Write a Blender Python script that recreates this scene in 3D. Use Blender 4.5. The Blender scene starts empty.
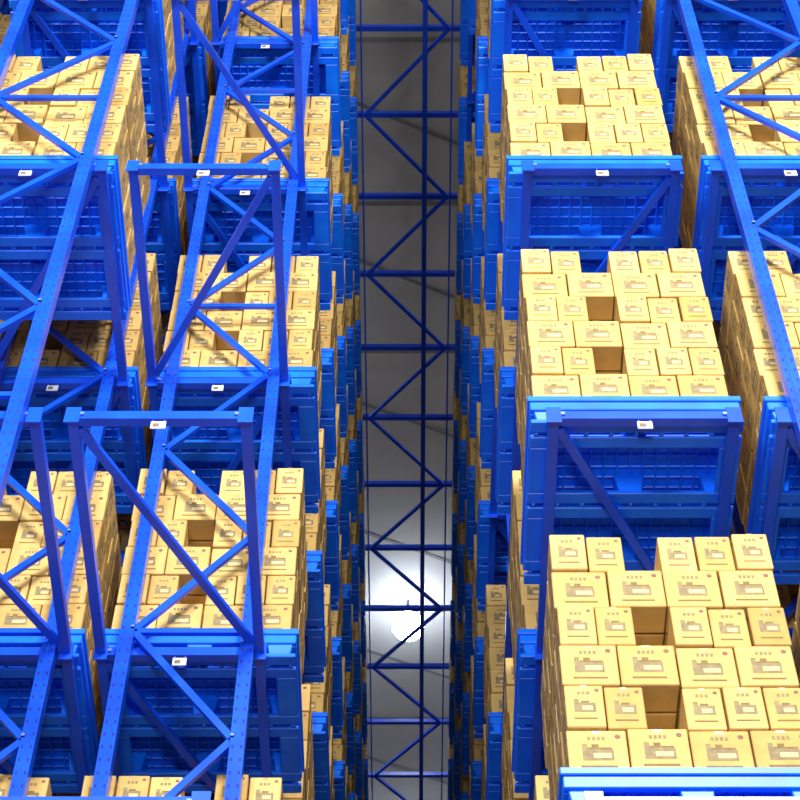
import bpy, bmesh, math, random
from mathutils import Vector, Matrix
random.seed(7)
scene=bpy.context.scene
scene.view_settings.view_transform='Standard'
G=1.5   # camera height above floor; all rack heights below are measured from lens height

# ---------------- materials ----------------
def new_mat(name):
    m=bpy.data.materials.new(name); m.use_nodes=True
    nt=m.node_tree; b=nt.nodes['Principled BSDF']
    return m,nt,b
def noise_mat(name,c1,c2,scale=3,rough=.5,metal=0,spec=.5,bump=0,coat=0):
    m,nt,b=new_mat(name)
    tc=nt.nodes.new('ShaderNodeTexCoord'); n=nt.nodes.new('ShaderNodeTexNoise')
    n.inputs['Scale'].default_value=scale; n.inputs['Detail'].default_value=5
    r=nt.nodes.new('ShaderNodeValToRGB')
    r.color_ramp.elements[0].position=.3; r.color_ramp.elements[1].position=.7
    r.color_ramp.elements[0].color=(*c1,1); r.color_ramp.elements[1].color=(*c2,1)
    nt.links.new(tc.outputs['Object'],n.inputs['Vector'])
    nt.links.new(n.outputs['Fac'],r.inputs['Fac']); nt.links.new(r.outputs['Color'],b.inputs['Base Color'])
    b.inputs['Roughness'].default_value=rough; b.inputs['Metallic'].default_value=metal
    b.inputs['Specular IOR Level'].default_value=spec
    b.inputs['Coat Weight'].default_value=coat; b.inputs['Coat Roughness'].default_value=.2
    if bump:
        bp=nt.nodes.new('ShaderNodeBump'); bp.inputs['Strength'].default_value=bump
        nt.links.new(n.outputs['Fac'],bp.inputs['Height']); nt.links.new(bp.outputs['Normal'],b.inputs['Normal'])
    return m
M_steel=noise_mat('blue_powder_coat',(.002,.055,.68),(.005,.10,.92),2.5,.32,coat=.35)
M_hole=noise_mat('punched_hole',(.0,.012,.2),(.0,.015,.24),5,.8)
M_zinc=noise_mat('bolt_zinc',(.12,.2,.5),(.2,.3,.6),8,.5,.5)
M_plastic=noise_mat('blue_hdpe',(.001,.12,.92),(.003,.19,1.0),4,.4,spec=.5)
M_sticker=noise_mat('white_sticker',(.62,.66,.7),(.7,.73,.75),9,.5)
M_ink=noise_mat('brown_ink',(.16,.10,.03),(.23,.145,.05),30,.8)
M_ink2=noise_mat('grey_ink',(.19,.145,.075),(.30,.225,.10),30,.8)
M_pale=noise_mat('pale_ink',(.58,.43,.20),(.68,.5,.24),30,.8)
M_red=noise_mat('maroon_ink',(.20,.08,.06),(.28,.11,.08),30,.8)
M_tape=noise_mat('kraft_tape',(.48,.31,.12),(.56,.37,.14),12,.3)
def carton_mat():
    m,nt,b=new_mat('kraft_cardboard')
    g=nt.nodes.new('ShaderNodeNewGeometry')
    r=nt.nodes.new('ShaderNodeValToRGB')
    r.color_ramp.elements[0].color=(.57,.36,.105,1); r.color_ramp.elements[1].color=(.83,.55,.19,1)
    nt.links.new(g.outputs['Random Per Island'],r.inputs['Fac'])
    tc=nt.nodes.new('ShaderNodeTexCoord'); n=nt.nodes.new('ShaderNodeTexNoise'); n.inputs['Scale'].default_value=9
    n.inputs['Detail'].default_value=7
    mx=nt.nodes.new('ShaderNodeMixRGB'); mx.blend_type='MULTIPLY'; mx.inputs['Fac'].default_value=.42
    nt.links.new(tc.outputs['Object'],n.inputs['Vector'])
    nt.links.new(r.outputs['Color'],mx.inputs['Color1']); nt.links.new(n.outputs['Fac'],mx.inputs['Color2'])
    nt.links.new(mx.outputs['Color'],b.inputs['Base Color'])
    b.inputs['Roughness'].default_value=.75; b.inputs['Specular IOR Level'].default_value=.2
    return m
M_carton=carton_mat()

# ---------------- mesh helpers ----------------
class MB:
    def __init__(s): s.v=[];s.f=[];s.m=[]
    def box(s,x0,x1,y0,y1,z0,z1,mat=0):
        n=len(s.v)
        s.v+=[(x0,y0,z0),(x1,y0,z0),(x1,y1,z0),(x0,y1,z0),(x0,y0,z1),(x1,y0,z1),(x1,y1,z1),(x0,y1,z1)]
        for q in ((0,3,2,1),(4,5,6,7),(0,1,5,4),(1,2,6,5),(2,3,7,6),(3,0,4,7)):
            s.f.append(tuple(n+i for i in q)); s.m.append(mat)
    def strut(s,p,q,w,h,up=(0,1,0),mat=0):
        p=Vector(p);q=Vector(q);d=(q-p).normalized();u=Vector(up)
        a=d.cross(u).normalized();b=a.cross(d).normalized()
        n=len(s.v)
        for e in (p,q):
            for sa,sb in ((-1,-1),(1,-1),(1,1),(-1,1)):
                s.v.append(tuple(e+a*sa*w/2+b*sb*h/2))
        for t in ((3,2,1,0),(4,5,6,7),(0,1,5,4),(1,2,6,5),(2,3,7,6),(3,0,4,7)):
            s.f.append(tuple(n+i for i in t)); s.m.append(mat)
    def quad(s,o,u,w,mat):
        n=len(s.v);o=Vector(o);u=Vector(u);w=Vector(w)
        s.v+=[tuple(o),tuple(o+u),tuple(o+u+w),tuple(o+w)]
        s.f.append((n,n+1,n+2,n+3)); s.m.append(mat)
    def disc(s,c,u,w,r,mat,k=10):
        n=len(s.v);c=Vector(c);u=Vector(u);w=Vector(w)
        for i in range(k):
            a=2*math.pi*i/k; s.v.append(tuple(c+u*r*math.cos(a)+w*r*math.sin(a)))
        s.f.append(tuple(range(n,n+k))); s.m.append(mat)
    def mesh(s,name,mats,bevel=0):
        me=bpy.data.meshes.new(name); me.from_pydata(s.v,[],s.f)
        for m in mats: me.materials.append(m)
        me.polygons.foreach_set('material_index',s.m)
        bm=bmesh.new(); bm.from_mesh(me)
        if bevel:
            bmesh.ops.bevel(bm,geom=bm.edges[:],offset=bevel,segments=1,affect='EDGES')
        bm.to_mesh(me); bm.free(); me.update()
        return me
def merge(me,mb):
    bm=bmesh.new(); bm.from_mesh(me)
    vs=[bm.verts.new(v) for v in mb.v]
    for f,m in zip(mb.f,mb.m):
        fa=bm.faces.new([vs[i] for i in f]); fa.material_index=m
    bm.to_mesh(me); bm.free(); me.update()
def obj(name,me,loc=(0,0,0),rot=(0,0,0)):
    o=bpy.data.objects.new(name,me); scene.collection.objects.link(o)
    o.location=loc; o.rotation_euler=rot; return o

# ---------------- carton stack ----------------
W,N,H=.28,.188,.28
LX,LY=1.12,1.13
def stack_mesh(name,seed,layers=6,flip=False):
    rnd=random.Random(seed); mb=MB(); pr=MB(); g=.0048
    def prints(x0,x1,y0,y1,z0,z1):
        for side in range(4):
            if side==0:   o=Vector((x0,y0,z0));u=Vector((1,0,0));nn=Vector((0,-1,0));L=x1-x0
            elif side==1: o=Vector((x1,y0,z0));u=Vector((0,1,0));nn=Vector((1,0,0));L=y1-y0
            elif side==2: o=Vector((x1,y1,z0));u=Vector((-1,0,0));nn=Vector((0,1,0));L=x1-x0
            else:         o=Vector((x0,y1,z0));u=Vector((0,-1,0));nn=Vector((-1,0,0));L=y1-y0
            if side in(1,3) and x0>-LX/2+.03 and x1<LX/2-.03: continue
            if side in(0,2) and y0>.03 and y1<LY-.03: continue
            z=Vector((0,0,1)); dz=rnd.uniform(-.004,.004)
            def R(a,b,c,d,m,h=.001): pr.quad(o+nn*h+u*(a*L)+z*(c+dz),u*((b-a)*L),z*(d-c),m)
            if L>.23:
                R(.24,.76,.085,.155,2)                 # printed picture: body
                R(.24,.33,.1551,.19,2); R(.33,.74,.1551,.166,1)
                R(.40,.52,.166,.186,1,.0012)
                R(.42,.72,.100,.130,6,.0018)
                R(.20,.80,.042,.054,1)
                for q in range(4): R(.34+q*.08,.34+q*.08+.055,.212,.234,2)
                pr.disc(o+nn*.001+u*(.85*L)+z*.232,u,z,.014,4)
            else:
                R(.22,.78,.095,.155,2); R(.22,.35,.1551,.180,2); R(.40,.62,.1551,.168,1)
                R(.42,.70,.106,.134,6,.0018)
                R(.2,.8,.048,.058,1)
                for q in range(3): R(.32+q*.12,.32+q*.12+.085,.210,.230,2)
                pr.disc(o+nn*.001+u*(.84*L)+z*.24,u,z,.011,4)
            R(.42,.58,.250,.2695,5)
    for l in range(layers):
        z0=l*H; jx=rnd.uniform(-.008,.008)
        def put(x0,y0,w,d):
            a=rnd.uniform(-.006,.006)*.35; b=rnd.uniform(-.011,.009)
            if l==layers-1: b*=1.8
            x1=x0+w-g+a; x0=x0+g+a; y1=y0+d-g+b; y0=y0+g+b
            mb.box(x0,x1,y0,y1,z0+.001,z0+H-.005)
            prints(x0,x1,y0,y1,z0+.001,z0+H-.005)
        if l%2==0:
            for i in range(4):
                for j in range(6):
                    put(-LX/2+jx+i*W, j*(LY/6), W, N-.001)
        else:
            gap=LX-5*N
            for j in range(4):
                k=2 if (j%2==0) else 3
                if flip: k=5-k
                for i in range(5):
                    x=-LX/2+jx+i*N+(gap if i>=k else 0)
                    put(x,j*(LY/4),N,LY/4)
    me=mb.mesh(name,[M_carton,M_ink,M_ink2,M_carton,M_red,M_tape,M_pale],.005)
    merge(me,pr)
    return me
stacks=[stack_mesh('carton_stack_a',1),stack_mesh('carton_stack_b',2),stack_mesh('carton_stack_c',3,6,True),stack_mesh('carton_stack_d',4,5)]

# ---------------- plastic pallet 1.2 x 1.2 x .24 ----------------
PH=.24
def pallet_mesh():
    mb=MB(); a=.6
    mb.box(-a,a,0,1.2,.195,PH)                       # deck
    for y in (.012,1.153): mb.box(-a+.012,a-.012,y,y+.035,.125,.194)
    for x in (-a+.012,a-.047): mb.box(x,x+.035,.048,1.152,.125,.194)
    for i in range(1,16):
        x=-a+i*.075; mb.box(x-.006,x+.006,.048,1.152,.165,.194)
    for j in range(1,16):
        y=j*.075; mb.box(-a+.048,a-.048,y-.006,y+.006,.17,.1935)
    for fx in (-a+.02,-.09,a-.20):
        for fy in (.02,.51,1.0):
            n=len(mb.v)
            x0,x1,y0,y1=fx,fx+.18,fy,fy+.18
            mb.v+=[(x0+.03,y0+.02,.03),(x1-.03,y0+.02,.03),(x1-.03,y1-.02,.03),(x0+.03,y1-.02,.03),(x0,y0,.194),(x1,y0,.194),(x1,y1,.194),(x0,y1,.194)]
            for q in ((0,3,2,1),(4,5,6,7),(0,1,5,4),(1,2,6,5),(2,3,7,6),(3,0,4,7)):
                mb.f.append(tuple(n+i for i in q)); mb.m.append(0)
    # skids with slots (two thin runners each)
    for fy in (.012,.51,1.008):
        mb.box(-a+.01,a-.01,fy,fy+.075,0,.03); mb.box(-a+.01,a-.01,fy+.105,fy+.18,0,.03)
        for i in range(9):
            x=-a+.03+i*.1395; mb.box(x,x+.025,fy+.0755,fy+.1045,.002,.028)
    for fx in (-a+.012,a-.132):
        mb.box(fx,fx+.12,.193,.509,.0,.03); mb.box(fx,fx+.12,.691,1.007,.0,.03)
    me=mb.mesh('plastic_pallet',[M_plastic,M_sticker,M_ink],.005)
    p=MB()
    p.quad((-.05,1.196,.03),(.1,0,0),(0,0,.075),1)
    merge(me,p); return me
pal=pallet_mesh()

# ---------------- upright frame ----------------
ZTOP=25.6+G
def frame_mesh(name,w,flip):
    mb=MB(); b=.042; t=.012
    for x in (0,w):
        mb.box(x-b,x+b,-.04,-.04+t,0,ZTOP)
        mb.box(x-b,x-b+t,-.028,.04,0,ZTOP)
        mb.box(x+b-t,x+b,-.028,.04,0,ZTOP)
        mb.box(x-.010,x+.010,-.046,-.0401,.02,ZTOP)   # pressed centre rib
        mb.box(x-.09,x+.09,-.07,.07,0,.015)
        z=.2
        while z<ZTOP-.1:
            mb.quad((x-.031,-.0406,z),(.012,0,0),(0,0,.028),1)
            mb.quad((x+.019,-.0406,z),(.012,0,0),(0,0,.028),1)
            z+=.1
    pz=.92; z=.3; k=0 if not flip else 1
    while z+pz<ZTOP:
        p=(b-.01,0,z); q=(w-b+.01,0,z+pz)
        if k%2: p=(w-b+.01,0,z); q=(b-.01,0,z+pz)
        mb.strut(p,q,.045,.03)
        for e in (p,q):
            mb.box(e[0]-.01,e[0]+.01,-.052,-.041,e[2]-.01,e[2]+.01,2)
        if k%4==0: mb.strut((b-.01,.002,z),(w-b+.01,.002,z),.04,.03)
        z+=pz;k+=1
    return mb.mesh(name,[M_steel,M_hole,M_zinc],0)
fr_near=frame_mesh('upright_near',.73,False)
fr_near2=frame_mesh('upright_near_b',.73,True)
fr_out=frame_mesh('upright_outer',.82,True)
PITCH=1.74; YF0=6.21; NB=13
LEV=[.45+2.875*i for i in range(9)]     # load bottoms
def shelf_mesh(name,x0,x1,flip):
    mb=MB(); hb=.07
    y0=.045
    for x in (x0,x1):
        mb.box(x-.03,x+.03,y0,y0+PITCH-.004,-hb,0)
        mb.box(x-.042,x+.042,y0-.012,y0-.001,-hb-.05,.02)
    mb.box(x0+.031,x1-.031,y0,y0+.055,-hb,0)
    for x in (x0+.05,x1-.05):
        mb.box(x-.012,x+.012,y0-.012,y0,-.047,-.023,1)
    # location label plate hanging under the front bar
    xm=(x0+x1)/2
    mb.box(xm-.042,xm+.042,y0+.01,y0+.016,-hb-.080,-hb-.015,2)
    mb.box(xm-.035,xm-.028,y0+.01,y0+.016,-hb-.015,-hb,1); mb.box(xm+.028,xm+.035,y0+.01,y0+.016,-hb-.015,-hb,1)
    mb.box(xm-.03,xm+.005,y0+.006,y0+.0099,-hb-.065,-hb-.035,3)
    p=(x0+.03,y0+.08,-hb+.02);q=(x1-.03,y0+PITCH-.06,-hb+.02)
    if flip: p,q=(x1-.03,p[1],p[2]),(x0+.03,q[1],q[2])
    mb.strut(p,q,.05,.035,(0,0,1))
    return mb.mesh(name,[M_steel,M_zinc,M_sticker,M_ink],.001)
cols=[ # name, load centre, frame x0, frame mesh, shelf x0,x1, first frame k
 ('Rn', 1.27, .96,fr_near, .80,1.79,1),
 ('Ro', 2.60, 2.14,fr_out, 2.06,3.04,0),
 ('Ln',-1.27,-1.69,fr_near2,-1.84,-.89,1),
 ('Lo',-2.58,-2.96,fr_out,-3.05,-2.05,0),
 ('Rf', 5.3, 4.96,fr_near, 4.82,5.78,0),
 ('Lf',-5.3,-5.69,fr_near,-5.78,-4.82,0),
]
rnd=random.Random(11)
for cn,cx,fx,fm,s0,s1,k0 in cols:
    sh=[shelf_mesh('shelf_'+cn+'a',s0,s1,True),shelf_mesh('shelf_'+cn+'b',s0,s1,False)]
    for k in range(NB):
        yf=YF0+PITCH*k
        if k>=k0: obj('rack_upright_frame',fm,(fx,yf,0))
        for li,z in enumerate(LEV):
            zb=z-PH+G
            obj('rack_shelf_frame',sh[li%2],(0,yf,zb))
            if cn=='Ln' and k==0: continue
            if cn=='Lo' and k==0 and li in (0,1,2,3): continue
            if (k>0 or cn in('Rf','Lf')) and rnd.random()<.04 and cn!='Ln': continue
            obj('plastic_pallet',pal,(cx,yf+.11,zb+.001))
            if k==0: m=stacks[0] if cn!='Ro' else stacks[1]
            else: m=stacks[rnd.choice([0,0,1,1,2,3])] if k>1 else stacks[rnd.choice([0,1,2])]
            obj('carton_stack',m,(cx+rnd.uniform(-.012,.012),yf+.15,z+G+.002))

# ---------------- overhead tie truss, guide rail ----------------
M_truss=noise_mat('truss_blue',(.002,.045,.55),(.004,.07,.70),2,.4)
HT=25.5+G; dP=1.345
mb=MB()
yA=11.56
ys=[yA+dP*i for i in range(-6,16)]
for x in (-.66,.62): mb.box(x-.012,x+.012,ys[0]-.1,ys[-1]+.1,HT-.01,HT+.05)
for i,y in enumerate(ys):
    mb.box(-.95,.95,y-.035,y+.035,HT+.11,HT+.19)
    for x in (-.66,.62): mb.box(x-.012,x+.012,y-.03,y+.03,HT+.051,HT+.109)
    if i<len(ys)-1:
        p,q=((-.62,y,HT+.13),(.58,ys[i+1],HT+.13))
        if i%2==0: p,q=((.58,y,HT+.13),(-.62,ys[i+1],HT+.13))
        mb.strut(p,q,.05,.05,(0,0,1))
obj('overhead_tie_truss',mb.mesh('tie_truss',[M_truss]))
mb=MB()
mb.box(.205,.275,ys[0],ys[-1],HT-.18,HT-.165); mb.box(.232,.248,ys[0],ys[-1],HT-.165,HT-.07); mb.box(.205,.275,ys[0],ys[-1],HT-.07,HT-.055)
for y in ys[::2]: mb.box(.22,.26,y-.03,y+.03,HT-.055,HT+.109)
obj('crane_guide_rail',mb.mesh('guide_rail',[M_truss]))

# ---------------- building ----------------
M_ceil=noise_mat('ceiling_panel',(.31,.315,.31),(.37,.37,.365),.6,.8)
M_steel_shadow=noise_mat('grey_steel_and_shadow',(.12,.13,.14),(.17,.18,.19),2,.6)  # steel grey; also colours the ceiling's diagonal shadow bars
M_wall=noise_mat('wall_cladding',(.13,.14,.16),(.18,.19,.21),.5,.6)
M_floor=noise_mat('concrete_floor',(.09,.095,.10),(.13,.13,.13),1.2,.35,bump=.05)
CZ=28.2+G
def slab(name,a,mat):
    b=MB(); b.box(*a); return obj(name,b.mesh(name,[mat]))
slab('floor',(-14,14,-14,42,-.2,0),M_floor)
slab('ceiling',(-14,14,-14,42,CZ,CZ+.2),M_ceil)
slab('wall_left',(-14.2,-14,-14,42,0,CZ),M_wall)
slab('wall_right',(14,14.2,-14,42,0,CZ),M_wall)
slab('wall_back',(-14,14,42,42.2,0,CZ),M_wall)
y=7.1
while y<40:
    b=MB()
    b.box(-13.9,13.9,y-.04,y+.04,CZ-.012,CZ-.001)
    b.strut((-3,y+.1,CZ-.008),(3,y+2.8,CZ-.008),.06,.01,(0,0,1))  # dark diagonal bar stands for the truss shadow on the ceiling
    obj('roof_beam_and_shadow_bar',b.mesh('roof_beam_and_shadow_bar',[M_steel_shadow])); y+=2.9

# ---------------- lamps ----------------
def lathe(prof,k=28):
    mb=MB(); 
    for r,z in prof:
        for i in range(k):
            a=2*math.pi*i/k; mb.v.append((r*math.cos(a),r*math.sin(a),z))
    for j in range(len(prof)-1):
        for i in range(k):
            mb.f.append((j*k+i,j*k+(i+1)%k,(j+1)*k+(i+1)%k,(j+1)*k+i)); mb.m.append(0)
    return mb
mE,nt,bs=new_mat('lamp_glow'); bs.inputs['Emission Color'].default_value=(.80,.88,1,1); bs.inputs['Emission Strength'].default_value=50
bs.inputs['Base Color'].default_value=(1,1,1,1)
cap=lathe([(.03,.69),(.03,.30),(.07,.28),(.08,.24)]).mesh('lamp_cap',[M_steel_shadow])
glb=lathe([(.08,.24),(.20,.18),(.29,.06),(.30,-.05),(.24,-.18),(.12,-.26),(.005,-.28)]).mesh('lamp_globe',[mE])
def lamp(x,y,z=27.5):
    e=bpy.data.objects.new('high_bay_lamp',None); scene.collection.objects.link(e); e.location=(x,y,z+G)
    for n,m in (('housing',cap),('globe',glb)):
        o=obj(n,m); o.parent=e
lamp(0.0,24.35)
lamp(0.0,31.5)  # unseen lamp, added to light the far end of the aisle
for sx in (-3.95,3.95):
    for yy in (9,18,27): lamp(sx,yy)  # unseen lamps, added to light the racks from the side aisles
def area(name,loc,target,size,power,col):
    L=bpy.data.lights.new(name,'AREA'); L.size=size; L.energy=power; L.color=col
    o=bpy.data.objects.new(name,L); scene.collection.objects.link(o); o.location=loc
    o.rotation_euler=(Vector(target)-Vector(loc)).to_track_quat('-Z','Y').to_euler()
area('added_fill_light',(2.5,-4,15),(.5,8,11),2.8,3000,(1,.97,.94))  # unseen area light added to brighten the carton fronts
area('added_fill_light.001',(-4,-5,11),(-.5,8,12),2.8,1500,(.97,.98,1))  # second added light for the rack fronts, no fixture behind it
area('added_fill_light.002',(0,-2,4),(0,12,22),1.5,420,(1,.98,.95))  # added light aimed up to brighten the ceiling and throw truss shadows
w=bpy.data.worlds.new('World'); scene.world=w; w.use_nodes=True
w.node_tree.nodes['Background'].inputs[0].default_value=(.6,.75,1,1)
w.node_tree.nodes['Background'].inputs[1].default_value=.12

# ---------------- camera ----------------
c=bpy.data.cameras.new('camera'); co=bpy.data.objects.new('camera',c); scene.collection.objects.link(co)
c.sensor_width=36; c.lens=36*1965/800; c.shift_x=-.01; c.clip_end=200
co.location=(0,0,G); co.rotation_euler=(math.radians(90+55.02),0,0)
scene.camera=co
